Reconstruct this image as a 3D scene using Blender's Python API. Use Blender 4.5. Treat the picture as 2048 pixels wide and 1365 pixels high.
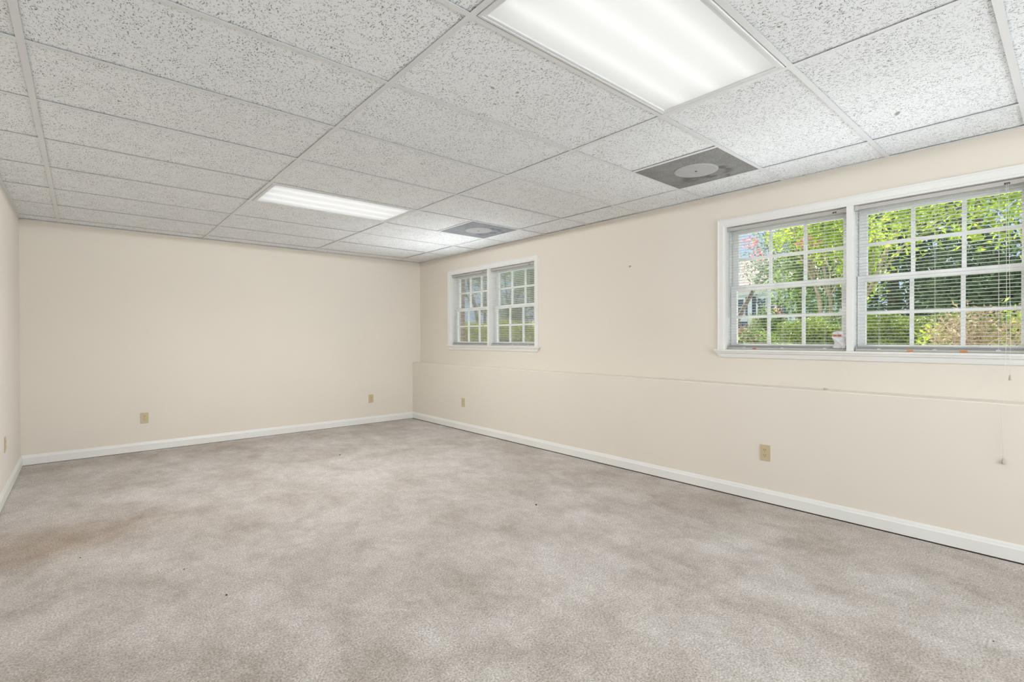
import bpy, bmesh, math, random
from mathutils import Vector, Matrix

for o in list(bpy.data.objects):
    bpy.data.objects.remove(o)
SC = bpy.context.scene
COL = SC.collection
random.seed(7)

# ------------------------------------------------------------------ dimensions
XR, YB, XL, YF = 3.8745, 6.5888, -0.4539, -3.9     # upper right wall, back wall, left wall, wall behind the camera
CE = 2.3465                                        # ceiling
LED = 0.1352                                       # how far the lower right wall stands out
LEDZ = 0.842
EYE = 1.2024
GROUND = 0.93

# ------------------------------------------------------------------ camera
F, YAW, PIT, ROL = 986.88, 0.7154, -0.0059, -0.0029
cam = bpy.data.cameras.new('camera')
cam.sensor_width = 36.0
cam.lens = 36.0 * F / 2048.0
cam.clip_start = 0.02
cam.clip_end = 300
camo = bpy.data.objects.new('camera', cam)
COL.objects.link(camo)
f0 = Vector((math.sin(YAW), math.cos(YAW), 0))
r0 = Vector((math.cos(YAW), -math.sin(YAW), 0))
z0 = Vector((0, 0, 1))
fw = f0 * math.cos(PIT) + z0 * math.sin(PIT)
u0 = -f0 * math.sin(PIT) + z0 * math.cos(PIT)
rt = r0 * math.cos(ROL) + u0 * math.sin(ROL)
up = -r0 * math.sin(ROL) + u0 * math.cos(ROL)
camo.matrix_world = Matrix(((rt.x, up.x, -fw.x, 0), (rt.y, up.y, -fw.y, 0), (rt.z, up.z, -fw.z, EYE), (0, 0, 0, 1)))
SC.camera = camo

# ------------------------------------------------------------------ view, world, sun
SC.view_settings.view_transform = 'Standard'
SC.view_settings.look = 'None'
SC.view_settings.gamma = 1.0
SC.view_settings.use_curve_mapping = False
SC.view_settings.exposure = 0.12

w = bpy.data.worlds.new('world')
SC.world = w
w.use_nodes = True
wn = w.node_tree.nodes
wl = w.node_tree.links
wn.clear()
wo = wn.new('ShaderNodeOutputWorld')
bg = wn.new('ShaderNodeBackground')
sky = wn.new('ShaderNodeTexSky')
sky.sky_type = 'HOSEK_WILKIE'
sky.turbidity = 3.0
sky.ground_albedo = 0.4
sky.sun_direction = Vector((0.48, 0.40, 0.78)).normalized()
mixw = wn.new('ShaderNodeMixRGB')
mixw.inputs[0].default_value = 0.55
mixw.inputs[2].default_value = (0.58, 0.74, 1.0, 1)
wl.new(sky.outputs[0], mixw.inputs[1])
wl.new(mixw.outputs[0], bg.inputs[0])
bg.inputs[1].default_value = 1.5
wl.new(bg.outputs[0], wo.inputs[0])

sun = bpy.data.lights.new('sun', 'SUN')
sun.energy = 12.0
sun.angle = math.radians(0.6)
sun.color = (1.0, 0.95, 0.86)
suno = bpy.data.objects.new('sun', sun)
COL.objects.link(suno)
suno.rotation_euler = Vector((0.48, 0.40, 0.78)).normalized().to_track_quat('Z', 'Y').to_euler()
suno.location = (0, 0, 12)

# added fill lamp behind the camera, brightens the ceiling and walls
fill = bpy.data.lights.new('fill_lamp', 'AREA')
fill.shape = 'RECTANGLE'
fill.size = 2.9
fill.size_y = 1.9
fill.energy = 190.0
fill.color = (0.90, 0.95, 1.0)
fillo = bpy.data.objects.new('fill_lamp', fill)
COL.objects.link(fillo)
fillo.location = (1.7, -3.86, 1.15)
fillo.rotation_euler = (math.radians(152), 0, 0)     # faces +Y, aimed steeply up at the ceiling

# added lamps before the blinds, standing in for daylight on the ceiling
for (wy, we) in ((1.01, 2.8), (4.90, 5.0)):
    wl_ = bpy.data.lights.new('window_daylight', 'AREA')
    wl_.shape = 'RECTANGLE'
    wl_.size = 1.6
    wl_.size_y = 0.24
    wl_.spread = math.radians(100)
    wl_.energy = we
    wl_.color = (0.93, 0.97, 1.0)
    wlo = bpy.data.objects.new('window_daylight', wl_)
    COL.objects.link(wlo)
    wlo.location = (XR - 0.125, wy, 1.38)
    wlo.rotation_euler = Vector((math.cos(math.radians(50)), 0, -math.sin(math.radians(50)))).to_track_quat('Z', 'Y').to_euler()

LENS_E = 1.15          # glow of the light lenses
LAMP_W = 6.0          # light thrown down by each fixture

# ------------------------------------------------------------------ materials
def new_mat(name):
    m = bpy.data.materials.new(name)
    m.use_nodes = True
    nt = m.node_tree
    b = nt.nodes['Principled BSDF']
    return m, nt, nt.nodes, nt.links, b

def plain(name, col, rough=0.5, metal=0.0, spec=0.5, bump=0.0, bscale=200.0, var=0.0, vscale=3.0, trans=0.0):
    m, nt, N, L, b = new_mat(name)
    b.inputs['Roughness'].default_value = rough
    b.inputs['Metallic'].default_value = metal
    b.inputs['Specular IOR Level'].default_value = spec
    tc = N.new('ShaderNodeTexCoord')
    nz = N.new('ShaderNodeTexNoise')
    nz.inputs['Scale'].default_value = vscale
    nz.inputs['Detail'].default_value = 4
    L.new(tc.outputs['Object'], nz.inputs['Vector'])
    rp = N.new('ShaderNodeValToRGB')
    rp.color_ramp.elements[0].position = 0.3
    rp.color_ramp.elements[1].position = 0.7
    k0, k1 = 1 - var, 1 + var * 0.5
    rp.color_ramp.elements[0].color = (col[0] * k0, col[1] * k0, col[2] * k0, 1)
    rp.color_ramp.elements[1].color = (min(col[0] * k1, 1), min(col[1] * k1, 1), min(col[2] * k1, 1), 1)
    L.new(nz.outputs['Fac'], rp.inputs[0])
    L.new(rp.outputs[0], b.inputs['Base Color'])
    if bump > 0:
        n2 = N.new('ShaderNodeTexNoise')
        n2.inputs['Scale'].default_value = bscale
        n2.inputs['Detail'].default_value = 3
        L.new(tc.outputs['Object'], n2.inputs['Vector'])
        bp = N.new('ShaderNodeBump')
        bp.inputs['Strength'].default_value = bump
        bp.inputs['Distance'].default_value = 0.002
        L.new(n2.outputs['Fac'], bp.inputs['Height'])
        L.new(bp.outputs[0], b.inputs['Normal'])
    if trans > 0:
        tr = N.new('ShaderNodeBsdfTranslucent')
        L.new(rp.outputs[0], tr.inputs[0])
        mx = N.new('ShaderNodeMixShader')
        mx.inputs[0].default_value = trans
        out = N['Material Output']
        L.new(b.outputs[0], mx.inputs[1])
        L.new(tr.outputs[0], mx.inputs[2])
        L.new(mx.outputs[0], out.inputs[0])
    return m

def math_node(N, L, op, a, b=None, c=None):
    n = N.new('ShaderNodeMath')
    n.operation = op
    for i, v in enumerate((a, b, c)):
        if v is None:
            continue
        if isinstance(v, (int, float)):
            n.inputs[i].default_value = v
        else:
            L.new(v, n.inputs[i])
    return n.outputs[0]

def mixc(N, L, fac, a, b, mode='MIX'):
    n = N.new('ShaderNodeMixRGB')
    n.blend_type = mode
    for i, v in enumerate((fac, a, b)):
        if isinstance(v, (int, float)):
            n.inputs[i].default_value = v
        elif isinstance(v, tuple):
            n.inputs[i].default_value = (*v, 1)
        else:
            L.new(v, n.inputs[i])
    return n.outputs[0]

def ramp(N, L, src, p0, p1, c0=(0, 0, 0), c1=(1, 1, 1)):
    r = N.new('ShaderNodeValToRGB')
    r.color_ramp.elements[0].position = p0
    r.color_ramp.elements[1].position = p1
    r.color_ramp.elements[0].color = (*c0, 1)
    r.color_ramp.elements[1].color = (*c1, 1)
    L.new(src, r.inputs[0])
    return r.outputs[0]

def noise(N, L, vec, scale, detail=4, rough=0.5, dist=0.0):
    n = N.new('ShaderNodeTexNoise')
    n.inputs['Scale'].default_value = scale
    n.inputs['Detail'].default_value = detail
    n.inputs['Roughness'].default_value = rough
    n.inputs['Distortion'].default_value = dist
    L.new(vec, n.inputs['Vector'])
    return n.outputs['Fac']

def mapping(N, L, src, loc=(0, 0, 0), rot=(0, 0, 0), scale=(1, 1, 1)):
    n = N.new('ShaderNodeMapping')
    n.inputs['Location'].default_value = loc
    n.inputs['Rotation'].default_value = rot
    n.inputs['Scale'].default_value = scale
    L.new(src, n.inputs['Vector'])
    return n.outputs[0]

def blob(N, L, vec, cx, cy, rx, ry, rot=0.0, soft=0.5, wob=0.25, wscale=4.0):
    """0..1 soft patch on the floor or ceiling (world metres) with a ragged edge."""
    mp = N.new('ShaderNodeMapping')
    mp.vector_type = 'TEXTURE'
    mp.inputs['Location'].default_value = (cx, cy, 0)
    mp.inputs['Rotation'].default_value = (0, 0, rot)
    mp.inputs['Scale'].default_value = (rx, ry, 1000)
    L.new(vec, mp.inputs['Vector'])
    ln = N.new('ShaderNodeVectorMath')
    ln.operation = 'LENGTH'
    L.new(mp.outputs[0], ln.inputs[0])
    nz = noise(N, L, vec, wscale, 5)
    d = math_node(N, L, 'ADD', ln.outputs['Value'], math_node(N, L, 'MULTIPLY', math_node(N, L, 'SUBTRACT', nz, 0.5), wob * 4))
    mr = N.new('ShaderNodeMapRange')
    mr.interpolation_type = 'SMOOTHSTEP'
    mr.inputs['From Min'].default_value = 1.0 + soft * 0.5
    mr.inputs['From Max'].default_value = 1.0 - soft
    L.new(d, mr.inputs['Value'])
    return mr.outputs[0]

def wall_mat(name, col):
    m, nt, N, L, b = new_mat(name)
    b.inputs['Roughness'].default_value = 0.62
    b.inputs['Specular IOR Level'].default_value = 0.25
    tc = N.new('ShaderNodeTexCoord').outputs['Object']
    v = noise(N, L, tc, 1.3, 3)
    c = ramp(N, L, v, 0.3, 0.7, tuple(x * 0.985 for x in col), tuple(x * 1.01 for x in col))
    L.new(c, b.inputs['Base Color'])
    n2 = noise(N, L, tc, 320, 2)
    n3 = noise(N, L, tc, 6, 2)
    h = math_node(N, L, 'ADD', n2, math_node(N, L, 'MULTIPLY', n3, 2.5))
    bp = N.new('ShaderNodeBump')
    bp.inputs['Strength'].default_value = 0.12
    bp.inputs['Distance'].default_value = 0.0015
    L.new(h, bp.inputs['Height'])
    L.new(bp.outputs[0], b.inputs['Normal'])
    return m

M = {}
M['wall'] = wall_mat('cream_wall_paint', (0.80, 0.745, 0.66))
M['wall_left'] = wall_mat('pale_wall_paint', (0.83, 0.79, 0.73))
M['trim'] = plain('white_trim_paint', (0.84, 0.84, 0.81), 0.35, var=0.02, bump=0.05, bscale=60)
M['sash'] = plain('white_window_vinyl', (0.93, 0.94, 0.96), 0.35, var=0.01)
M['tee'] = plain('white_grid_metal', (0.78, 0.79, 0.80), 0.4, var=0.02)
M['tee_dark'] = plain('dark_plenum', (0.12, 0.11, 0.10), 0.9)
M['slat'] = plain('white_blind_slat', (0.86, 0.86, 0.85), 0.4, var=0.02, trans=0.2)
M['rail'] = plain('greyish_white_blind_rail', (0.54, 0.52, 0.49), 0.4, var=0.03)
M['string'] = plain('white_string', (0.78, 0.78, 0.74), 0.8)
M['string_dark'] = plain('grey_string', (0.42, 0.42, 0.38), 0.8)
M['wand'] = plain('clear_grey_wand', (0.45, 0.45, 0.45), 0.15)
M['almond'] = plain('almond_plastic', (0.60, 0.50, 0.32), 0.35, var=0.03)
M['almond_dark'] = plain('dark_slot', (0.05, 0.035, 0.015), 0.8)
M['screw'] = plain('almond_screw', (0.42, 0.35, 0.22), 0.4, metal=0.3)
M['knob'] = plain('ivory_cord_knob', (0.50, 0.46, 0.36), 0.4)
M['orange'] = plain('orange_sticker', (0.75, 0.25, 0.02), 0.5)
M['red'] = plain('red_sticker', (0.50, 0.12, 0.05), 0.5)
M['tag'] = plain('white_plastic_tag', (0.82, 0.82, 0.84), 0.3, trans=0.25)
M['housing'] = plain('dusty_white_housing', (0.62, 0.62, 0.60), 0.6)
M['gap'] = plain('dark_gap_shade', (0.035, 0.026, 0.018), 0.95)
M['dark'] = plain('dark_metal', (0.06, 0.05, 0.04), 0.5)
M['brass'] = plain('dull_hook_metal', (0.20, 0.18, 0.13), 0.4, metal=0.6)
M['crumb'] = plain('dark_crumb', (0.03, 0.022, 0.015), 0.9)
M['bark'] = plain('grey_bark', (0.24, 0.19, 0.15), 0.9, var=0.35, vscale=12, bump=0.4, bscale=40)
M['bark_pale'] = plain('pale_bark', (0.42, 0.34, 0.27), 0.9, var=0.3, vscale=10)
M['twig'] = plain('dry_twig', (0.52, 0.38, 0.27), 0.9, var=0.3, vscale=20)
M['soil'] = plain('pale_lawn_bounce', (0.52, 0.53, 0.42), 0.9, var=0.4, vscale=2.0, bump=0.6, bscale=60)  # lawn colour paled to bounce daylight up to the ceiling
M['siding'] = None

def siding_mat(name, col, pitch=0.16):
    m, nt, N, L, b = new_mat(name)
    b.inputs['Roughness'].default_value = 0.6
    tc = N.new('ShaderNodeTexCoord').outputs['Object']
    sp = N.new('ShaderNodeSeparateXYZ')
    L.new(tc, sp.inputs[0])
    fr = math_node(N, L, 'FRACT', math_node(N, L, 'DIVIDE', sp.outputs['Z'], pitch))
    c = ramp(N, L, fr, 0.0, 0.12, tuple(x * 0.6 for x in col), col)
    L.new(c, b.inputs['Base Color'])
    bp = N.new('ShaderNodeBump')
    bp.inputs['Distance'].default_value = 0.02
    L.new(fr, bp.inputs['Height'])
    L.new(bp.outputs[0], b.inputs['Normal'])
    return m
M['siding'] = siding_mat('pale_blue_siding', (0.52, 0.66, 0.74))
M['siding2'] = siding_mat('cream_siding', (0.72, 0.66, 0.58))
M['shutter'] = plain('slate_shutter', (0.07, 0.10, 0.16), 0.5)
M['roof'] = plain('roof_shingle', (0.40, 0.31, 0.28), 0.9, var=0.3, vscale=6)
M['winglass'] = plain('dark_window_glass', (0.10, 0.13, 0.16), 0.1)
M['white_out'] = plain('white_exterior_paint', (0.80, 0.82, 0.84), 0.5)

def brick_mat():
    m, nt, N, L, b = new_mat('red_brick')
    b.inputs['Roughness'].default_value = 0.85
    tc = N.new('ShaderNodeTexCoord').outputs['Object']
    mp = N.new('ShaderNodeMapping')
    mp.inputs['Rotation'].default_value = (math.radians(90), 0, 0)
    L.new(tc, mp.inputs['Vector'])
    br = N.new('ShaderNodeTexBrick')
    br.inputs['Color1'].default_value = (0.33, 0.13, 0.09, 1)
    br.inputs['Color2'].default_value = (0.22, 0.09, 0.07, 1)
    br.inputs['Mortar'].default_value = (0.45, 0.41, 0.37, 1)
    br.inputs['Scale'].default_value = 1.0
    br.inputs['Mortar Size'].default_value = 0.006
    br.inputs['Brick Width'].default_value = 0.20
    br.inputs['Row Height'].default_value = 0.068
    L.new(mp.outputs[0], br.inputs['Vector'])
    L.new(br.outputs['Color'], b.inputs['Base Color'])
    bp = N.new('ShaderNodeBump')
    bp.inputs['Distance'].default_value = 0.01
    bp.invert = True
    L.new(br.outputs['Fac'], bp.inputs['Height'])
    L.new(bp.outputs[0], b.inputs['Normal'])
    return m
M['brick'] = brick_mat()

def glass_mat():
    m, nt, N, L, b = new_mat('window_glass')
    N.remove(b)
    t = N.new('ShaderNodeBsdfTransparent')
    t.inputs[0].default_value = (0.96, 0.98, 0.97, 1)
    g = N.new('ShaderNodeBsdfGlossy')
    g.inputs['Roughness'].default_value = 0.02
    fr = N.new('ShaderNodeFresnel')
    fr.inputs[0].default_value = 1.45
    mx = N.new('ShaderNodeMixShader')
    L.new(math_node(N, L, 'MULTIPLY', fr.outputs[0], 0.7), mx.inputs[0])
    L.new(t.outputs[0], mx.inputs[1])
    L.new(g.outputs[0], mx.inputs[2])
    L.new(mx.outputs[0], N['Material Output'].inputs[0])
    return m
M['glass'] = glass_mat()

def tile_mat():
    m, nt, N, L, b = new_mat('fissured_ceiling_tile')
    b.inputs['Roughness'].default_value = 0.85
    b.inputs['Specular IOR Level'].default_value = 0.2
    tc = N.new('ShaderNodeTexCoord').outputs['Object']
    # warp the coordinates so that marks curl
    nzn = N.new('ShaderNodeTexNoise')
    nzn.inputs['Scale'].default_value = 22
    nzn.inputs['Detail'].default_value = 2
    L.new(tc, nzn.inputs['Vector'])
    vm = N.new('ShaderNodeVectorMath')
    vm.operation = 'MULTIPLY_ADD'
    vm.inputs[1].default_value = (0.035, 0.035, 0.0)
    L.new(nzn.outputs['Color'], vm.inputs[0])
    L.new(tc, vm.inputs[2])
    wv = vm.outputs[0]
    def marks(scale, sx, sy, rot, thr, keep):
        mp = mapping(N, L, wv, rot=(0, 0, rot), scale=(sx, sy, 1))
        vo = N.new('ShaderNodeTexVoronoi')
        vo.voronoi_dimensions = '2D'
        vo.inputs['Scale'].default_value = scale
        vo.inputs['Randomness'].default_value = 1.0
        L.new(mp, vo.inputs['Vector'])
        sp = N.new('ShaderNodeSeparateColor')
        L.new(vo.outputs['Color'], sp.inputs[0])
        size = math_node(N, L, 'MULTIPLY', sp.outputs[0], thr)
        on = math_node(N, L, 'GREATER_THAN', sp.outputs[1], 1 - keep)
        d = math_node(N, L, 'SUBTRACT', size, vo.outputs['Distance'])
        s = N.new('ShaderNodeMapRange')
        s.inputs['From Min'].default_value = -0.02
        s.inputs['From Max'].default_value = 0.05
        L.new(d, s.inputs['Value'])
        return math_node(N, L, 'MULTIPLY', s.outputs[0], on)
    a = marks(120, 1.15, 0.30, 0.5, 0.29, 0.95)
    c = marks(135, 0.32, 1.2, 0.25, 0.26, 0.85)
    d = marks(170, 1, 1, 0, 0.24, 0.6)
    dens = ramp(N, L, noise(N, L, tc, 9, 3), 0.30, 0.60, (0.45, 0.45, 0.45), (1, 1, 1))
    k = math_node(N, L, 'MAXIMUM', math_node(N, L, 'MAXIMUM', a, c), d)
    k = math_node(N, L, 'MULTIPLY', k, dens)
    base = ramp(N, L, noise(N, L, tc, 1.2, 2), 0.3, 0.7, (0.90, 0.925, 0.945), (0.93, 0.955, 0.975))
    # a few brown smudges on the tiles under the near light
    sm = None
    for (cx, cy, rx, ry, ro) in ((1.424, 1.770, .016, .008, .3), (1.539, 1.727, .011, .008, .9), (1.662, 1.652, .017, .0035, -.45), (1.857, 1.604, .014, .003, -.2), (1.685, 2.841, .014, .007, .2), (3.17, 0.62, .03, .012, .3)):
        s = blob(N, L, tc, cx, cy, rx, ry, ro, 0.5, 0.12, 60)
        sm = s if sm is None else math_node(N, L, 'MAXIMUM', sm, s)
    base = mixc(N, L, math_node(N, L, 'MULTIPLY', sm, 0.7), base, (0.22, 0.17, 0.12))
    col = mixc(N, L, math_node(N, L, 'MULTIPLY', k, 0.85), base, (0.17, 0.16, 0.14))
    L.new(col, b.inputs['Base Color'])
    bp = N.new('ShaderNodeBump')
    bp.inputs['Strength'].default_value = 0.5
    bp.inputs['Distance'].default_value = 0.002
    bp.invert = True
    L.new(k, bp.inputs['Height'])
    L.new(bp.outputs[0], b.inputs['Normal'])
    return m
M['tile'] = tile_mat()

def carpet_mat():
    m, nt, N, L, b = new_mat('beige_carpet')
    b.inputs['Roughness'].default_value = 1.0
    b.inputs['Specular IOR Level'].default_value = 0.05
    b.inputs['Sheen Weight'].default_value = 0.15
    b.inputs['Sheen Roughness'].default_value = 0.6
    tc = N.new('ShaderNodeTexCoord').outputs['Object']
    # worn and trodden patches
    big = noise(N, L, mapping(N, L, tc, loc=(5, 2, 0)), 1.7, 7, 0.66, 0.4)
    mid = noise(N, L, mapping(N, L, tc, rot=(0, 0, 0.7), scale=(1, 0.55, 1)), 4.2, 8, 0.72, 0.35)
    tuft = noise(N, L, tc, 26, 4, 0.6)
    fine = noise(N, L, tc, 125, 4, 0.75)
    c = ramp(N, L, mid, 0.36, 0.62, (0.39, 0.348, 0.312), (0.60, 0.558, 0.528))
    pat = noise(N, L, mapping(N, L, tc, loc=(3, 1, 0), rot=(0, 0, -0.5), scale=(1, 0.7, 1)), 6.5, 7, 0.68, 0.25)
    c = mixc(N, L, 0.40, c, ramp(N, L, pat, 0.43, 0.57, (0.40, 0.355, 0.318), (0.64, 0.60, 0.572)))
    c = mixc(N, L, 0.38, c, ramp(N, L, big, 0.38, 0.60, (0.37, 0.318, 0.27), (0.66, 0.63, 0.61)))
    c = mixc(N, L, 1.0, c, ramp(N, L, tuft, 0.3, 0.7, (0.90, 0.90, 0.89), (1.06, 1.06, 1.06)), 'MULTIPLY')
    c = mixc(N, L, 1.0, c, ramp(N, L, fine, 0.33, 0.67, (0.48, 0.46, 0.44), (1.42, 1.43, 1.44)), 'MULTIPLY')
    # brown traffic stains
    s1 = blob(N, L, tc, -0.30, 4.00, 0.62, 0.42, 0.5, 0.75, 0.3, 3.0)
    s2 = blob(N, L, tc, 0.20, 3.95, 0.8, 0.28, 0.1, 0.9, 0.3, 3.0)
    s3 = blob(N, L, tc, 3.45, 1.6, 0.42, 2.4, 0.05, 0.9, 0.45, 3.0)
    s4 = blob(N, L, tc, 1.0, 6.3, 1.6, 0.22, 0.0, 0.9, 0.3, 4.0)
    st = math_node(N, L, 'ADD', math_node(N, L, 'MULTIPLY', s1, 0.60), math_node(N, L, 'MULTIPLY', s2, 0.35))
    st = math_node(N, L, 'ADD', st, math_node(N, L, 'MULTIPLY', s3, 0.35))
    st = math_node(N, L, 'ADD', st, math_node(N, L, 'MULTIPLY', s4, 0.35))
    st = math_node(N, L, 'MINIMUM', st, 0.9)
    c = mixc(N, L, st, c, mixc(N, L, 1.0, c, (0.72, 0.62, 0.52), 'MULTIPLY'))
    L.new(c, b.inputs['Base Color'])
    bp = N.new('ShaderNodeBump')
    bp.inputs['Strength'].default_value = 0.55
    bp.inputs['Distance'].default_value = 0.004
    hh = math_node(N, L, 'ADD', fine, math_node(N, L, 'MULTIPLY', tuft, 1.2))
    L.new(hh, bp.inputs['Height'])
    L.new(bp.outputs[0], b.inputs['Normal'])
    return m
M['carpet'] = carpet_mat()

def leaf_mat(name, c0, c1, trans=0.4, scale=3.0):
    m, nt, N, L, b = new_mat(name)
    b.inputs['Roughness'].default_value = 0.55
    g = N.new('ShaderNodeNewGeometry')
    v = noise(N, L, g.outputs['Position'], scale, 5, 0.75)
    c = ramp(N, L, v, 0.30, 0.68, c0, c1)
    hs = N.new('ShaderNodeHueSaturation')
    L.new(math_node(N, L, 'ADD', math_node(N, L, 'MULTIPLY', g.outputs['Random Per Island'], 0.7), 0.65), hs.inputs['Value'])
    L.new(c, hs.inputs['Color'])
    L.new(hs.outputs[0], b.inputs['Base Color'])
    tr = N.new('ShaderNodeBsdfTranslucent')
    L.new(hs.outputs[0], tr.inputs[0])
    mx = N.new('ShaderNodeMixShader')
    mx.inputs[0].default_value = trans
    L.new(b.outputs[0], mx.inputs[1])
    L.new(tr.outputs[0], mx.inputs[2])
    L.new(mx.outputs[0], N['Material Output'].inputs[0])
    return m
M['leaf_bright'] = leaf_mat('bright_green_leaf', (0.22, 0.36, 0.03), (0.62, 0.75, 0.10), 0.5)
M['leaf_mid'] = leaf_mat('mid_green_leaf', (0.10, 0.20, 0.05), (0.38, 0.50, 0.14), 0.4)
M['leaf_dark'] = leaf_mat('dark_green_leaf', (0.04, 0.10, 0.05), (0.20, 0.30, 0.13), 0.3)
M['leaf_hedge'] = leaf_mat('hedge_leaf', (0.045, 0.09, 0.04), (0.44, 0.56, 0.08), 0.12)
M['leaf_yellow'] = leaf_mat('yellow_green_leaf', (0.14, 0.22, 0.03), (0.80, 0.82, 0.12), 0.2)
M['leaf_dry'] = leaf_mat('dry_leaf', (0.30, 0.22, 0.14), (0.68, 0.55, 0.38), 0.3)
M['leaf_grey'] = leaf_mat('grey_green_leaf', (0.17, 0.24, 0.16), (0.40, 0.48, 0.34), 0.3)
M['petal'] = leaf_mat('pink_petal', (0.75, 0.14, 0.20), (0.95, 0.42, 0.45), 0.4)

def lens_mat():
    m, nt, N, L, b = new_mat('prismatic_lens')
    N.remove(b)
    tc = N.new('ShaderNodeTexCoord').outputs['Object']
    mp = mapping(N, L, tc, rot=(0, 0, math.radians(45)))
    ck = N.new('ShaderNodeTexChecker')
    ck.inputs['Scale'].default_value = 160
    L.new(mp, ck.inputs['Vector'])
    tr = N.new('ShaderNodeBsdfTranslucent')
    tr.inputs[0].default_value = (0.9, 0.9, 0.9, 1)
    em = N.new('ShaderNodeEmission')
    L.new(ramp(N, L, ck.outputs['Fac'], 0.0, 1.0, (0.93, 0.94, 0.93), (1.0, 1.0, 0.99)), em.inputs[0])
    em.inputs[1].default_value = LENS_E * 0.17
    ad = N.new('ShaderNodeAddShader')
    L.new(em.outputs[0], ad.inputs[0])
    L.new(tr.outputs[0], ad.inputs[1])
    L.new(ad.outputs[0], N['Material Output'].inputs[0])
    return m
M['lens'] = lens_mat()
def emit(name, col, s):
    m, nt, N, L, b = new_mat(name)
    N.remove(b)
    em = N.new('ShaderNodeEmission')
    em.inputs[0].default_value = (*col, 1)
    em.inputs[1].default_value = s
    L.new(em.outputs[0], N['Material Output'].inputs[0])
    return m
M['tube'] = emit('fluorescent_tube', (1, 1, 0.98), 1.02)

def vent_mat(name, tint):
    m, nt, N, L, b = new_mat(name)
    b.inputs['Roughness'].default_value = 0.6
    tc = N.new('ShaderNodeTexCoord').outputs['Object']
    v = noise(N, L, tc, 90, 4, 0.8)
    g = ramp(N, L, v, 0.35, 0.65, tuple(x * 0.17 for x in tint), tuple(x * 0.31 for x in tint))
    big = noise(N, L, tc, 6, 4, 0.6)
    g = mixc(N, L, 1.0, g, ramp(N, L, big, 0.3, 0.7, (0.82, 0.82, 0.82), (1.18, 1.18, 1.18)), 'MULTIPLY')
    # soot swirls beside the disc
    r1 = blob(N, L, tc, 0.14, -0.08, 0.13, 0.10, 0.6, 0.35, 0.5, 12)
    r2 = blob(N, L, tc, 0.15, -0.08, 0.085, 0.055, 0.6, 0.35, 0.4, 14)
    ring = math_node(N, L, 'MAXIMUM', math_node(N, L, 'SUBTRACT', r1, r2), 0.0)
    r3 = blob(N, L, tc, 0.13, 0.12, 0.09, 0.07, 0.3, 0.8, 0.7, 14)
    s = math_node(N, L, 'MINIMUM', math_node(N, L, 'ADD', math_node(N, L, 'MULTIPLY', ring, 0.75), math_node(N, L, 'MULTIPLY', r3, 0.7)), 0.85)
    g = mixc(N, L, s, g, (0.07, 0.07, 0.065))
    L.new(g, b.inputs['Base Color'])
    bp = N.new('ShaderNodeBump')
    bp.inputs['Strength'].default_value = 0.3
    bp.inputs['Distance'].default_value = 0.001
    L.new(v, bp.inputs['Height'])
    L.new(bp.outputs[0], b.inputs['Normal'])
    return m
M['vent'] = vent_mat('sooty_grey_panel', (1.0, 1.0, 0.97))
M['vent_blue'] = vent_mat('sooty_bluish_panel', (1.05, 1.12, 1.25))
M['vent_disc'] = plain('pale_grey_disc', (0.42, 0.42, 0.43), 0.5, var=0.05, vscale=15)

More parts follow.
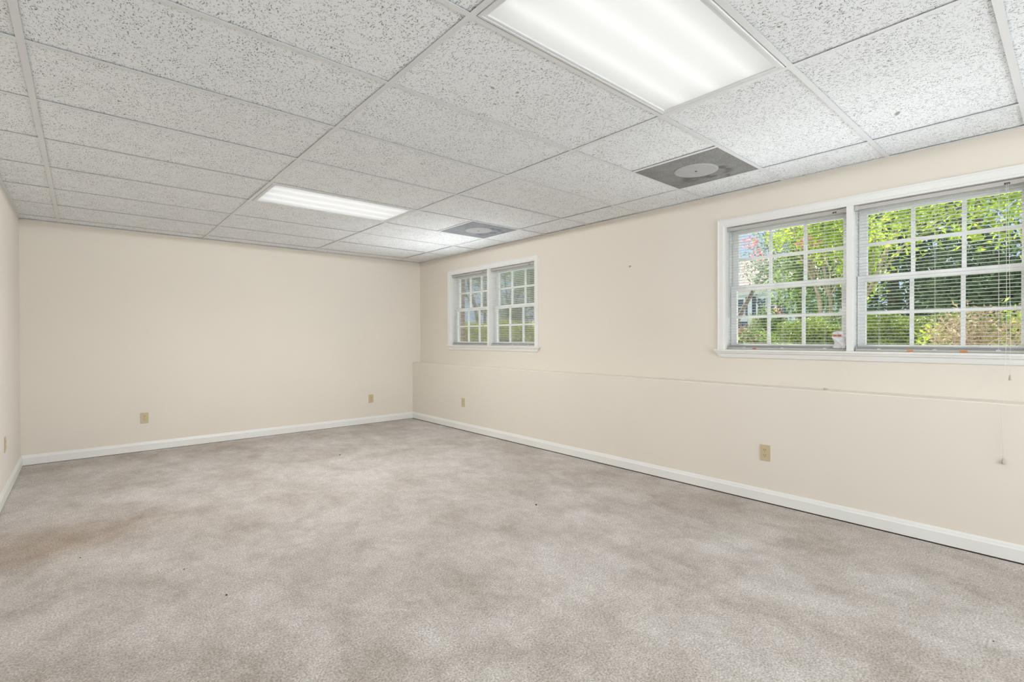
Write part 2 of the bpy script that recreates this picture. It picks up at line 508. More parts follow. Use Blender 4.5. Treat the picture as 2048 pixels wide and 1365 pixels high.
# ------------------------------------------------------------------ mesh helpers
class MB:
    def __init__(self):
        self.v = []
        self.f = []
    def quad(self, *p):
        i = len(self.v)
        self.v += [tuple(q) for q in p]
        self.f.append(tuple(range(i, i + len(p))))
        return self
    def box(self, x0, x1, y0, y1, z0, z1):
        i = len(self.v)
        self.v += [(x0, y0, z0), (x1, y0, z0), (x1, y1, z0), (x0, y1, z0), (x0, y0, z1), (x1, y0, z1), (x1, y1, z1), (x0, y1, z1)]
        for q in ((3, 2, 1, 0), (4, 5, 6, 7), (0, 1, 5, 4), (1, 2, 6, 5), (2, 3, 7, 6), (3, 0, 4, 7)):
            self.f.append(tuple(i + k for k in q))
        return self
    def prism(self, prof, A, B, X, Y, sa=None, sb=None):
        """extrude profile [(a, b)] from point A to B; X, Y map profile axes; sa/sb shear ends for mitres"""
        A, B, X, Y = Vector(A), Vector(B), Vector(X), Vector(Y)
        d = (B - A).normalized()
        i = len(self.v)
        n = len(prof)
        for P, s in ((A, sa), (B, sb)):
            for a, b in prof:
                q = P + X * a + Y * b
                if s is not None:
                    q += d * (s[0] * a + s[1] * b)
                self.v.append(tuple(q))
        for k in range(n):
            k2 = (k + 1) % n
            self.f.append((i + k, i + k2, i + n + k2, i + n + k))
        self.f.append(tuple(i + k for k in reversed(range(n))))
        self.f.append(tuple(i + n + k for k in range(n)))
        return self
    def tube(self, pts, r, n=8, r2=None):
        pts = [Vector(p) for p in pts]
        i0 = len(self.v)
        m = len(pts)
        ref = Vector((0.31, 0.77, 0.55))
        for k, p in enumerate(pts):
            t = (pts[min(k + 1, m - 1)] - pts[max(k - 1, 0)]).normalized()
            a = t.cross(ref).normalized()
            b = t.cross(a)
            rr = r if r2 is None else r + (r2 - r) * k / max(1, m - 1)
            for j in range(n):
                an = 2 * math.pi * j / n
                self.v.append(tuple(p + a * (math.cos(an) * rr) + b * (math.sin(an) * rr)))
        for k in range(m - 1):
            for j in range(n):
                j2 = (j + 1) % n
                self.f.append((i0 + k * n + j, i0 + k * n + j2, i0 + (k + 1) * n + j2, i0 + (k + 1) * n + j))
        self.f.append(tuple(i0 + j for j in reversed(range(n))))
        self.f.append(tuple(i0 + (m - 1) * n + j for j in range(n)))
        return self
    def lathe(self, prof, c, axis='Z', n=24):
        i0 = len(self.v)
        for (r, h) in prof:
            for j in range(n):
                an = 2 * math.pi * j / n
                a, b = r * math.cos(an), r * math.sin(an)
                q = (a, b, h) if axis == 'Z' else (h, a, b) if axis == 'X' else (a, h, b)
                self.v.append((c[0] + q[0], c[1] + q[1], c[2] + q[2]))
        for k in range(len(prof) - 1):
            for j in range(n):
                j2 = (j + 1) % n
                self.f.append((i0 + k * n + j, i0 + k * n + j2, i0 + (k + 1) * n + j2, i0 + (k + 1) * n + j))
        self.f.append(tuple(i0 + j for j in reversed(range(n))))
        self.f.append(tuple(i0 + (len(prof) - 1) * n + j for j in range(n)))
        return self
    def build(self, name, mat, parent=None, bevel=0.0, smooth=False, fix=True, seg=2):
        me = bpy.data.meshes.new(name)
        me.from_pydata(self.v, [], self.f)
        if fix:
            bm = bmesh.new()
            bm.from_mesh(me)
            bmesh.ops.recalc_face_normals(bm, faces=bm.faces)
            bm.to_mesh(me)
            bm.free()
        me.materials.append(mat)
        if smooth:
            for p in me.polygons:
                p.use_smooth = True
        o = bpy.data.objects.new(name, me)
        COL.objects.link(o)
        if parent:
            o.parent = parent
            # geometry is written in world metres unless the parent sits elsewhere
            o.matrix_parent_inverse = Matrix.Translation(-Vector(parent.location)) if parent.type == 'EMPTY' and not parent.get('local') else Matrix()
        if bevel > 0:
            b = o.modifiers.new('bevel', 'BEVEL')
            b.width = bevel
            b.segments = seg
            b.limit_method = 'ANGLE'
        return o

def tag(o, label=None, cat=None, group=None, kind=None):
    if label: o['label'] = label
    if cat: o['category'] = cat
    if group: o['group'] = group
    if kind: o['kind'] = kind
    return o

def empty(name, loc, local=False):
    o = bpy.data.objects.new(name, None)
    o.empty_display_size = 0.1
    COL.objects.link(o)
    o.location = loc
    if local: o['local'] = 1
    return o

def copy_tree(o, parent=None):
    c = o.copy()
    COL.objects.link(c)
    c.parent = parent
    for ch in list(o.children):
        copy_tree(ch, c)
    return c

# ------------------------------------------------------------------ room shell
T = 0.15
TOP = 2.80
# floor
mb = MB().box(XL - T, XR + T, YF - T, YB + T, -0.12, 0.0)
tag(mb.build('floor', M['carpet']), 'beige cut pile carpet covering the whole floor', 'floor', kind='structure')

mb = MB().box(XL - T, XL, YF - T, YB + T, 0, TOP)
tag(mb.build('wall_left', M['wall_left']), 'pale left wall at the edge of the photo', 'wall', kind='structure')
mb = MB().box(XL, XR, YB, YB + T, 0, TOP)
tag(mb.build('wall_back', M['wall']), 'cream end wall with two outlets', 'wall', kind='structure')
mb = MB().box(XL, 0.2, YF - T, YF, 0, TOP).box(3.2, XR, YF - T, YF, 0, TOP).box(0.2, 3.2, YF - T, YF, 2.15, TOP)
tag(mb.build('wall_front', M['wall']), 'cream wall behind the camera', 'wall', kind='structure')
mb = MB()  # unseen door, added as a setting for the fill lamp
for x in (0.2, 1.67, 3.14):
    mb.box(x, x + 0.06, YF - 0.12, YF - 0.06, 0, 2.15)
mb.box(0.26, 3.14, YF - 0.12, YF - 0.06, 2.07, 2.15).box(0.26, 3.14, YF - 0.12, YF - 0.06, 0, 0.10)
dr = mb.build('added_door_1', M['trim'])
tag(dr, 'added unseen glazed double door behind the camera', 'door', kind='structure')
MB().box(0.26, 3.14, YF - 0.095, YF - 0.089, 0.10, 2.07).build('added_door_glass', M['glass'], dr)

# right wall, with two window openings
OZ0, OZ1 = 1.108, 2.078                       # openings, floor side to head
OPEN = [(0.165, 1.853), (4.060, 5.748)]       # y ranges of the two twin openings
mb = MB()
ys = [YF - T, OPEN[0][0] - 0.012, OPEN[0][1] + 0.012, OPEN[1][0] - 0.012, OPEN[1][1] + 0.012, YB + T]
for k in range(5):
    if k in (1, 3):
        mb.box(XR, XR + T, ys[k], ys[k + 1], 0, OZ0 - 0.02)
        mb.box(XR, XR + T, ys[k], ys[k + 1], OZ1 + 0.012, TOP)
    else:
        mb.box(XR, XR + T, ys[k], ys[k + 1], 0, TOP)
wr = mb.build('wall_right', M['wall'])
tag(wr, 'cream long wall with two windows and a shallow ledge', 'wall', kind='structure')
mb = MB()
mb.prism([(0, 0), (-LED, 0), (-LED, LEDZ - 0.006), (-LED + 0.006, LEDZ), (0, LEDZ + 0.004)], (XR, YF, 0), (XR, YB, 0), (1, 0, 0), (0, 0, 1))
mb.build('wall_ledge', M['wall'], wr)

# baseboards
BH, BT = 0.098, 0.014
def base_prof(z0):
    return [(0, z0), (BT, z0), (BT, BH - 0.026), (BT - 0.003, BH - 0.020), (BT - 0.006, BH - 0.008), (BT - 0.009, BH), (0, BH)]
XW = XR - LED
tag(MB().prism(base_prof(0.008), (XW, YF, 0), (XW, YB, 0), (-1, 0, 0), (0, 0, 1), None, None).build('baseboard_right', M['trim']),
    'long white baseboard under the windows', 'baseboard', kind='structure')
tag(MB().prism(base_prof(0.004), (XL, YB, 0), (XW, YB, 0), (0, -1, 0), (0, 0, 1)).build('baseboard_back', M['trim']),
    'white baseboard along the end wall', 'baseboard', kind='structure')
tag(MB().prism(base_prof(0.005), (XL, YF, 0), (XL, YB, 0), (1, 0, 0), (0, 0, 1)).build('baseboard_left', M['trim']),
    'white baseboard along the left wall', 'baseboard', kind='structure')

# dark strips under the boards, painted in for the shade of the gap
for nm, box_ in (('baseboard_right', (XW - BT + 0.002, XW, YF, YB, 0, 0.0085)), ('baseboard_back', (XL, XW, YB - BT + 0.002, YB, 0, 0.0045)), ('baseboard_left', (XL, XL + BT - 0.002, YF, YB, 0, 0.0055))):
    MB().box(*box_).build('gap_shade', M['gap'], bpy.data.objects[nm])

# ------------------------------------------------------------------ ceiling: tiles and grid
Y0, DY = 2.038, 0.6166
MX = [-0.174, 1.0451, 2.2643, 3.4835]
XS = [XL] + MX + [XR]
YS = [YF] + [Y0 + DY * j for j in range(-9, 8)] + [YB]
LIGHTS = [(1, -2), (1, 3), (1, -8), (3, -8)]   # bay, row
VENTS = [-1, 3]                          # rows, right half of bay 2
def row_y(j): return Y0 + DY * j
mb = MB()
G = 0.005
rng = random.Random(3)
for bi in range(5):
    for rj in range(len(YS) - 1):
        j = rj - 10
        xa, xb = XS[bi], XS[bi + 1]
        ya, yb = YS[rj], YS[rj + 1]
        if bi == 2 and (2, j) in [(2, -8)]:
            continue
        if (bi, j) in [(2, -2), (2, 3), (2, -8)]:
            continue
        if bi == 3 and j in VENTS:
            xb = xa + 0.61
        lift = G + rng.uniform(-0.002, 0.002)
        mb.box(xa + 0.003, xb - 0.003, ya + 0.003, yb - 0.003, CE + lift, CE + lift + 0.015)
ceil = mb.build('ceiling', M['tile'])
tag(ceil, 'dropped ceiling of white fissured tiles in a metal grid', 'ceiling', kind='structure')
def tee_box(name, x0, x1, y0, y1, z=0.0):
    m = MB()
    m.box(x0, x1, y0, y1, CE + z, CE + z + 0.0015)
    if (x1 - x0) < (y1 - y0):
        c = (x0 + x1) / 2
        m.box(c - 0.001, c + 0.001, y0, y1, CE + 0.0015, CE + 0.035)
    else:
        c = (y0 + y1) / 2
        m.box(x0, x1, c - 0.001, c + 0.001, CE + 0.0015, CE + 0.035)
    return m.build(name, M['tee'], ceil)
HW = 0.0125
for x in MX:
    tee_box('main_tee', x - HW, x + HW, YF, YB)
for j in range(-9, 8):
    y = row_y(j)
    for bi in range(5):
        tee_box('cross_tee', XS[bi] + (HW if bi else 0), XS[bi + 1] - (HW if bi < 4 else 0), y - HW, y + HW, 0.0002)
for j in VENTS:
    x = MX[2] + 0.6096
    tee_box('cross_tee', x - HW, x + HW, row_y(j) + HW, row_y(j + 1) - HW, 0.0002)
for (nm, a, b_, X) in (('l', (XL, YF), (XL, YB), (1, 0, 0)), ('b', (XL, YB), (XR, YB), (0, -1, 0)), ('r', (XR, YB), (XR, YF), (-1, 0, 0)), ('f', (XR, YF), (XL, YF), (0, 1, 0))):
    m = MB().prism([(0, -0.001), (0.022, -0.001), (0.022, 0.0005), (0.0015, 0.0005), (0.0015, 0.022), (0, 0.022)], (a[0], a[1], CE), (b_[0], b_[1], CE), X, (0, 0, 1))
    m.build('wall_angle', M['tee'], ceil)
MB().box(XL, XR, YF, YB, 2.74, 2.78).build('roof_deck', M['tee_dark'], ceil)  # unseen deck, added to keep sky light out of the plenum

# ------------------------------------------------------------------ ceiling lights
def ceiling_light(x0, y0, label, watts):
    x1, y1 = x0 + 1.2192 , y0 + DY
    xa, xb, ya, yb = x0 + 0.004, x1 - 0.004, y0 + 0.004, y1 - 0.004
    cx, cy = (x0 + x1) / 2, (y0 + y1) / 2
    r = empty('ceiling_light', (cx, cy, CE))
    tag(r, label, 'ceiling light')
    # flat door frame with a stepped inner edge
    FWD = 0.042
    m = MB()
    zf = CE + 0.0022
    prof = [(0.0125, 0), (0.0125, -0.003), (0.016, -0.005), (0.024, -0.005), (0.025, -0.0035), (0.030, -0.0035), (FWD - 0.004, -0.003), (FWD, 0.002), (FWD, 0.006), (0.0125, 0.006)]
    cs = [(xa, ya), (xb, ya), (xb, yb), (xa, yb)]
    inn = [(1, 1), (-1, 1), (-1, -1), (1, -1)]
    base = len(m.v)
    for (c, d) in zip(cs, inn):
        for (a, b) in prof:
            m.v.append((c[0] + d[0] * a, c[1] + d[1] * a, zf + b))
    n = len(prof)
    for k in range(4):
        k2 = (k + 1) % 4
        for q in range(n):
            q2 = (q + 1) % n
            m.f.append((base + k * n + q, base + k * n + q2, base + k2 * n + q2, base + k2 * n + q))
    m.build('door_frame', M['tee'], r)
    # lens
    m = MB()
    m.box(xa + FWD - 0.003, xb - FWD + 0.003, ya + FWD - 0.003, yb - FWD + 0.003, CE + 0.004, CE + 0.0065)
    m.build('lens', M['lens'], r)
    # tubes and white housing above
    for dy in (-0.165, 0.0, 0.165):
        m = MB().tube([(xa + 0.04, cy + dy, CE + 0.040), (xb - 0.04, cy + dy, CE + 0.040)], 0.013, 10)
        m.build('tube', M['tube'], r, smooth=True)
    m = MB()
    h = 0.085
    m.box(xa, xb, ya, yb, CE + h, CE + h + 0.003)
    m.box(xa, xa + 0.002, ya, yb, CE + 0.008, CE + h)
    m.box(xb - 0.002, xb, ya, yb, CE + 0.008, CE + h)
    m.box(xa, xb, ya, ya + 0.002, CE + 0.008, CE + h)
    m.box(xa, xb, yb - 0.002, yb, CE + 0.008, CE + h)
    m.build('housing', M['housing'], r)
    # the light each fixture throws into the room, spread over its face
    for kx in (-0.42, 0.0, 0.42):
        for ky in (-0.15, 0.15):
            la = bpy.data.lights.new('ceiling_lamp', 'SPOT')
            la.energy = watts * (0.9 if ky < 0 else 1.7)
            la.color = (1.0, 0.995, 0.985)
            la.spot_size = math.radians(179.5 if ky < 0 else 165)
            la.spot_blend = 0.02 if ky < 0 else 1.0
            la.shadow_soft_size = 0.0
            lo = bpy.data.objects.new('ceiling_lamp', la)
            COL.objects.link(lo)
            lo.location = (cx + kx, cy + ky, CE - 0.008)
    return r
ceiling_light(MX[1], row_y(-2), 'large glowing ceiling light panel nearest the camera, cut by the top edge of the photo', LAMP_W)
ceiling_light(MX[1], row_y(3), 'far glowing ceiling light panel, small and above the end wall', LAMP_W * 2.9)
ceiling_light(MX[1], row_y(-8), 'added unseen ceiling light panel behind the camera', LAMP_W)  # extra fixture out of view, added to help light the room

# ------------------------------------------------------------------ air diffusers
def diffuser(x0, y0, mat, label):
    x1, y1 = x0 + 0.6096, y0 + DY
    cx, cy = (x0 + x1) / 2, (y0 + y1) / 2
    r = empty('ceiling_vent', (cx, cy, CE), local=True)
    tag(r, label, 'air vent', 'square air vents in the ceiling')
    a, b = 0.6096 / 2 - 0.010, DY / 2 - 0.010
    MB().box(-a, a, -b, b, 0.0025, 0.006).build('panel', mat, r)
    MB().lathe([(0.0, -0.003), (0.132, -0.003), (0.143, 0.0), (0.143, 0.0025), (0.0, 0.0025)], (0, 0, 0), 'Z', 48).build('center_disc', M['vent_disc'], r, smooth=False)
    MB().lathe([(0.0, -0.0055), (0.007, -0.0055), (0.009, -0.003), (0, -0.003)], (0, 0, 0), 'Z', 12).build('screw', M['dark'], r)
    return r
diffuser(MX[2] + 0.6096, row_y(-1), M['vent'], 'near sooty grey square vent with pale round disc, beside the large window')
diffuser(MX[2] + 0.6096, row_y(3), M['vent_blue'], 'far small bluish grey square vent with pale round disc, near the end wall')

# ------------------------------------------------------------------ windows
CW = 0.062     # casing width
def make_window(idx, ya, yb, label):
    """twin double hung window with its casing, stool and apron; ya..yb is the opening"""
    r = empty('window_%d' % idx, (XR, (ya + yb) / 2, OZ0))
    tag(r, label, 'window', kind='structure')
    z0, z1 = OZ0, OZ1
    # casing: three mitred boards with a stepped profile, on the room face
    pr = [(0, 0), (0.011, 0), (0.013, 0.010), (0.016, 0.016), (0.016, CW - 0.012), (0.019, CW - 0.008), (0.019, CW), (0, CW)]
    m = MB()
    X = (-1, 0, 0)
    m.prism(pr, (XR, ya, z1), (XR, yb, z1), X, (0, 0, 1), (0, -1), (0, 1))
    m.prism(pr, (XR, yb, z0), (XR, yb, z1), X, (0, 1, 0), None, (0, 1))
    m.prism(pr, (XR, ya, z0), (XR, ya, z1), X, (0, -1, 0), None, (0, 1))
    m.build('casing', M['trim'], r)
    # stool (inner sill) and the moulding under it with mitred returns
    m = MB()
    m.prism([(-0.060, -0.018), (0.030, -0.018), (0.036, -0.012), (0.036, -0.004), (0.031, 0.0), (-0.060, 0.0)], (XR, ya - CW - 0.022, z0), (XR, yb + CW + 0.022, z0), X, (0, 0, 1))
    m.build('stool', M['trim'], r)
    m = MB()
    ap = [(0, -0.018), (0.030, -0.018), (0.028, -0.026), (0.018, -0.034), (0.014, -0.050), (0.010, -0.062), (0, -0.066)]
    m.prism(ap, (XR, ya - CW + 0.002 - 0.014, z0), (XR, yb + CW - 0.002 + 0.014, z0), X, (0, 0, 1), (-0.4, -0.45), (0.4, 0.45))
    m.build('apron', M['trim'], r)
    # jamb liner round the opening and the central mullion post
    m = MB()
    x0, x1 = XR + 0.0005, XR + T + 0.004
    m.box(x0, x1, ya - 0.012, ya, z0 - 0.018, z1 + 0.012)
    m.box(x0, x1, yb, yb + 0.012, z0 - 0.018, z1 + 0.012)
    m.box(x0, x1, ya - 0.012, yb + 0.012, z1, z1 + 0.012)
    m.box(XR + 0.055, x1, ya - 0.012, yb + 0.012, z0 - 0.019, z0 - 0.004)
    m.build('jamb', M['trim'], r)
    ym = (ya + yb) / 2
    m = MB().box(XR - 0.014, XR + 0.15, ym - 0.019, ym + 0.019, z0, z1)
    m.build('mullion', M['trim'], r, bevel=0.002)
    # four sashes
    for (u0, u1) in ((ya, ym - 0.019), (ym + 0.019, yb)):
        for (lower, xs, s0, s1) in ((True, XR + 0.088, z0 - 0.002, z0 + 0.505), (False, XR + 0.122, z0 + 0.470, z1)):
            xi, xo = xs - 0.015, xs + 0.015
            br, tr_ = (0.046, 0.040) if lower else (0.040, 0.052)
            st = 0.046
            m = MB()
            a, b = u0 + 0.004, u1 - 0.004
            m.box(xi, xo, a, a + st, s0, s1)
            m.box(xi, xo, b - st, b, s0, s1)
            m.box(xi, xo, a + st, b - st, s0, s0 + br)
            m.box(xi, xo, a + st, b - st, s1 - tr_, s1)
            sash = m.build('sash', M['sash'], r, bevel=0.0015)
            m = MB()
            ga, gb, gz0, gz1 = a + st, b - st, s0 + br, s1 - tr_
            gw = gb - ga
            for k in (1, 2):
                y = ga + gw * k / 3
                m.box(xs - 0.009, xs + 0.009, y - 0.010, y + 0.010, gz0, gz1)
            zc = (gz0 + gz1) / 2
            m.box(xs - 0.0095, xs + 0.0095, ga, gb, zc - 0.010, zc + 0.010)
            mu = m.build('muntin_grid', M['sash'], sash)
            m = MB().box(xs - 0.002, xs + 0.002, ga - 0.005, gb + 0.005, gz0 - 0.005, gz1 + 0.005)
            m.build('glass', M['glass'], sash)
    return r
make_window(1, OPEN[0][0], OPEN[0][1], 'large twin white window on the right, cut by the edge of the photo')
make_window(2, OPEN[1][0], OPEN[1][1], 'far twin white window near the end wall corner')

# ------------------------------------------------------------------ blinds
def catenary(A, B, sag, n=10):
    A, B = Vector(A), Vector(B)
    return [A.lerp(B, t / n) - Vector((0, 0, sag * 4 * (t / n) * (1 - t / n))) for t in range(n + 1)]

def make_blind(ya, yb, label, stickers=(), wand=None, cord=None, droop=0.0, seed=1):
    rg = random.Random(seed)
    xc = XR + 0.030
    z1, z0 = OZ1 - 0.002, OZ0
    r = empty('window_blind', (xc, (ya + yb) / 2, z0 + 0.001))
    tag(r, label, 'window blind', 'mini blinds in the windows')
    a, b = ya + 0.006, yb - 0.006
    # head rail: a u shaped tin channel; end brackets
    m = MB()
    m.box(xc - 0.0125, xc + 0.0125, a + 0.01, b - 0.01, z1 - 0.027, z1 - 0.002)
    m.build('headrail', M['rail'], r, bevel=0.001)
    for y in (a, b):
        m = MB()
        y_0, y_1 = (y - 0.004, y + 0.018) if y == a else (y - 0.018, y + 0.004)
        m.box(xc - 0.0165, xc + 0.015, y_0, y_1, z1 - 0.031, z1)
        m.build('bracket', M['rail'], r, bevel=0.001)
    # slats
    m = MB()
    hw = 0.0125
    pitch = 0.0213
    z = z1 - 0.042
    zb = z0 + 0.042
    k = 0
    a1, b1 = a + 0.003, b - 0.003
    def slat(z, tilt, ta=0.0, tb=0.0):
        i = len(m.v)
        NS = 4
        prof = []
        for q in range(NS + 1):
            t = -1 + 2 * q / NS
            prof.append((t * hw, 0.0022 * (1 - t * t)))
        ring = prof + [(p[0], p[1] - 0.0006) for p in reversed(prof)]
        ct, sn = math.cos(tilt), math.sin(tilt)
        for (yy, dz) in ((a1, ta), (b1, tb)):
            for (p, h) in ring:
                m.v.append((xc + p * ct - h * sn, yy, z + dz + p * sn + h * ct))
        n = len(ring)
        for q in range(n):
            q2 = (q + 1) % n
            m.f.append((i + q, i + q2, i + n + q2, i + n + q))
        m.f.append(tuple(i + q for q in reversed(range(n))))
        m.f.append(tuple(i + n + q for q in range(n)))
    while z > zb:
        slat(z, rg.gauss(0.03, 0.03), rg.gauss(0, 0.0006), rg.gauss(0, 0.0006))
        z -= pitch
        k += 1
    # slats left over, gathered on the bottom rail
    for q in range(5):
        slat(z0 + 0.019 + q * 0.0032, 0.02, 0, 0)
    m.build('slats', M['slat'], r)
    m = MB()
    m.prism([(-0.012, 0.002), (-0.010, 0.0), (0.010, 0.0), (0.012, 0.002), (0.012, 0.012), (0.008, 0.0155), (-0.008, 0.0155), (-0.012, 0.012)], (xc, a + 0.001, z0 + 0.002), (xc, b - 0.001, z0 + 0.002), (1, 0, 0), (0, 0, 1))
    m.build('bottom_rail', M['rail'], r)
    # ladder strings
    W = b - a
    for y in (a + 0.13, (a + b) / 2, b - 0.13):
        m = MB()
        for dx in (-0.0135, 0.0135):
            m.tube([(xc + dx, y, z1 - 0.03), (xc + dx, y, z0 + 0.016)], 0.0006, 5)
        m.build('ladder_string', M['string'], r)
        MB().box(xc - 0.0135, xc - 0.0120, y - 0.010, y + 0.010, z0 + 0.012, z0 + 0.020).build('rail_clip', M['tag'], r)
    if wand:
        y, zl = wand
        m = MB()
        m.tube([(xc - 0.017, y, z1 - 0.016), (xc - 0.020, y, z1 - 0.035)], 0.0018, 6)
        m.tube([(xc - 0.020, y, z1 - 0.035), (xc - 0.022, y + 0.002, zl)], 0.0035, 6)
        m.build('tilt_wand', M['wand'], r)
    if cord:
        y, pts = cord
        MB().box(xc - 0.0140, xc - 0.0125, y - 0.012, y + 0.012, z1 - 0.024, z1 - 0.014).build('cord_lock', M['dark'], r)
        for path, knob in pts:
            m = MB().tube(path, 0.0009, 6)
            m.build('lift_cord', M['string'], r, smooth=True)
            if knob:
                kx, ky, kz = path[-1]
                MB().lathe([(0.002, 0.012), (0.004, 0.010), (0.0065, -0.010), (0.0075, -0.016), (0.006, -0.018), (0, -0.018)], (kx, ky, kz - 0.01), 'Z', 14).build('tassel', M['knob'], r, smooth=True)
    for (y, wd, mt) in stickers:
        m = MB().box(xc - 0.0135, xc - 0.0122, y - wd / 2, y + wd / 2, z0 + 0.004, z0 + 0.0125)
        s = m.build('warning_sticker', M[mt], r)
        s['label'] = 'orange warning sticker' if mt == 'orange' else 'small red sticker'
    return r

xc = XR + 0.030
ymL = (OPEN[0][0] + OPEN[0][1]) / 2
# right unit of the large window (nearest the camera edge)
yc = 0.268
make_blind(OPEN[0][0], ymL - 0.019, 'mini blind in the right half of the large window, with two orange stickers',
    stickers=((0.695, 0.030, 'orange'), (0.447, 0.034, 'orange')),
    cord=(yc, [([(xc - 0.016, yc + 0.003, OZ1 - 0.02), (xc - 0.018, yc + 0.001, 1.6), (xc - 0.020, yc, 1.20), (XR - 0.041, yc, 1.112), (XR - 0.043, yc, 1.09), (XR - 0.10, yc + 0.002, 0.965), (XR - 0.142, yc + 0.003, 0.845), (XR - 0.146, yc + 0.003, 0.70), (XR - 0.145, yc + 0.001, 0.545)], True),
               ([(xc - 0.016, yc - 0.004, OZ1 - 0.02), (xc - 0.018, yc - 0.010, 1.6), (xc - 0.022, yc - 0.016, 1.20), (XR - 0.041, yc - 0.018, 1.112), (XR - 0.043, yc - 0.018, 1.09), (XR - 0.045, yc - 0.018, 0.99)], True)]), seed=2)
yc2 = 1.105
make_blind(ymL + 0.019, OPEN[0][1], 'mini blind in the left half of the large window, with a clear wand',
    stickers=((1.640, 0.026, 'red'),), wand=(1.830, 1.36),
    cord=(yc2, [([(xc - 0.016, yc2, OZ1 - 0.02), (xc - 0.017, yc2 - 0.002, 1.7), (xc - 0.018, yc2 - 0.004, 1.36), (xc - 0.019, yc2 - 0.030, 1.28), (xc - 0.020, yc2 - 0.050, 1.22)], False),
                ([(xc - 0.022, 1.052, 1.215), (xc - 0.026, 1.046, 1.15), (XR - 0.041, 1.045, 1.112), (XR - 0.043, 1.045, 1.085), (XR - 0.046, 1.035, 1.04), (XR - 0.050, 1.005, 0.98), (XR - 0.055, 0.990, 0.93), (XR - 0.070, 0.998, 0.865), (XR - 0.10, 1.04, 0.849), (XR - 0.12, 1.10, 0.8475)], False)]), seed=5)
# far window
ymS = (OPEN[1][0] + OPEN[1][1]) / 2
make_blind(OPEN[1][0], ymS - 0.019, 'white mini blind in the right half of the far window',
    cord=(OPEN[1][0] + 0.11, [([(xc - 0.016, OPEN[1][0] + 0.11, OZ1 - 0.02), (xc - 0.018, OPEN[1][0] + 0.11, 1.60), (xc - 0.018, OPEN[1][0] + 0.113, 1.35)], True)]), seed=8)
make_blind(ymS + 0.019, OPEN[1][1], 'white mini blind in the left half of the far window, beside the corner',
    cord=(ymS + 0.14, [([(xc - 0.016, ymS + 0.14, OZ1 - 0.02), (xc - 0.018, ymS + 0.14, 1.60), (xc - 0.018, ymS + 0.142, 1.38)], True)]), seed=11)

# plastic warning tag hanging on the left large blind's cord
r = empty('plastic_tag', (XR - 0.002, 1.075, 1.13))
tag(r, 'crumpled clear plastic tag with orange marks, hanging in the large window', 'tag')
m = MB()
xs_ = XR + 0.004
pts = [[(xs_, 1.110, 1.235), (xs_ - .004, 1.085, 1.243), (xs_ + .002, 1.052, 1.240)],
       [(xs_ - .005, 1.116, 1.200), (xs_ + .003, 1.085, 1.205), (xs_ - .006, 1.046, 1.205)],
       [(xs_ + .002, 1.100, 1.165), (xs_ - .007, 1.075, 1.168), (xs_, 1.038, 1.160)],
       [(xs_ - .005, 1.110, 1.130), (xs_ + .004, 1.075, 1.126), (xs_ - .006, 1.036, 1.128)]]
flat = [p for rw in pts for p in rw]
m.v = list(flat) + [(p[0] + 0.0008, p[1], p[2]) for p in flat]
for i in range(3):
    for k in range(2):
        q = (i * 3 + k, i * 3 + k + 1, i * 3 + k + 4, i * 3 + k + 3)
        m.f.append(q)
        m.f.append(tuple(12 + t for t in reversed(q)))
m.build('tag_sheet', M['tag'], r)
for (y0_, y1_) in ((1.087, 1.108), (1.058, 1.080)):
    MB().box(xs_ - 0.0085, xs_ - 0.0070, y0_, y1_, 1.208, 1.220).build('warning_mark', M['red'], r)

# small pale tassel lying on the ledge
r = MB().lathe([(0.002, -0.016), (0.005, -0.012), (0.007, 0.008), (0.006, 0.012), (0, 0.012)], (0, 0, 0), 'Y', 12).build('cord_tassel', M['knob'], smooth=True)
r.location = (XR - 0.118, 1.118, 0.855)
r.rotation_euler = (0.0, 0, 0.3)
tag(r, 'tiny ivory cord tassel lying on the wall ledge under the large window', 'cord tassel')

# ------------------------------------------------------------------ outlets
def outlet_mesh():
    """built facing +X with its back on x = 0; centre at the origin"""
    r = empty('wall_outlet', (0, 0, 0), local=True)
    MB().box(0, 0.005, -0.0355, 0.0355, -0.0575, 0.0575).build('cover_plate', M['almond'], r, bevel=0.002)
    for dz in (0.0195, -0.0195):
        m = MB()
        prof = []
        for k in range(20):
            an = 2 * math.pi * k / 20
            prof.append((0.017 * math.cos(an), max(-0.0135, min(0.0135, 0.017 * math.sin(an))) + dz))
        m.prism(prof, (0.0045, 0, 0), (0.0070, 0, 0), (0, 1, 0), (0, 0, 1))
        rc = m.build('receptacle', M['almond'], r)
        MB().box(0.0068, 0.0074, -0.0078, -0.0050, dz + 0.000, dz + 0.009).build('slot', M['almond_dark'], rc)
        MB().box(0.0068, 0.0074, 0.0050, 0.0078, dz + 0.001, dz + 0.008).build('slot', M['almond_dark'], rc)
        MB().lathe([(0.0026, 0), (0.0026, 0.0008), (0, 0.0008)], (0.0068, 0, dz - 0.0065), 'X', 12).build('ground_hole', M['almond_dark'], rc)
    MB().lathe([(0.003, 0), (0.003, 0.001), (0, 0.0015)], (0.005, 0, 0), 'X', 12).build('screw', M['screw'], r)
    return r
proto = outlet_mesh()
GO = 'almond duplex outlets low on the walls'
spots = [((XW, 1.499, 0.363), math.pi, 'almond duplex outlet low on the right wall under the large window'),
         ((XW, 5.277, 0.364), math.pi, 'almond duplex outlet on the right wall, below the far window'),
         ((0.492, YB, 0.355), -math.pi / 2, 'almond duplex outlet on the left part of the end wall'),
         ((3.074, YB, 0.351), -math.pi / 2, 'almond duplex outlet on the end wall near the window corner'),
         ((XL, 5.345, 0.405), 0.0, 'almond wall plate seen edge on, on the left wall')]
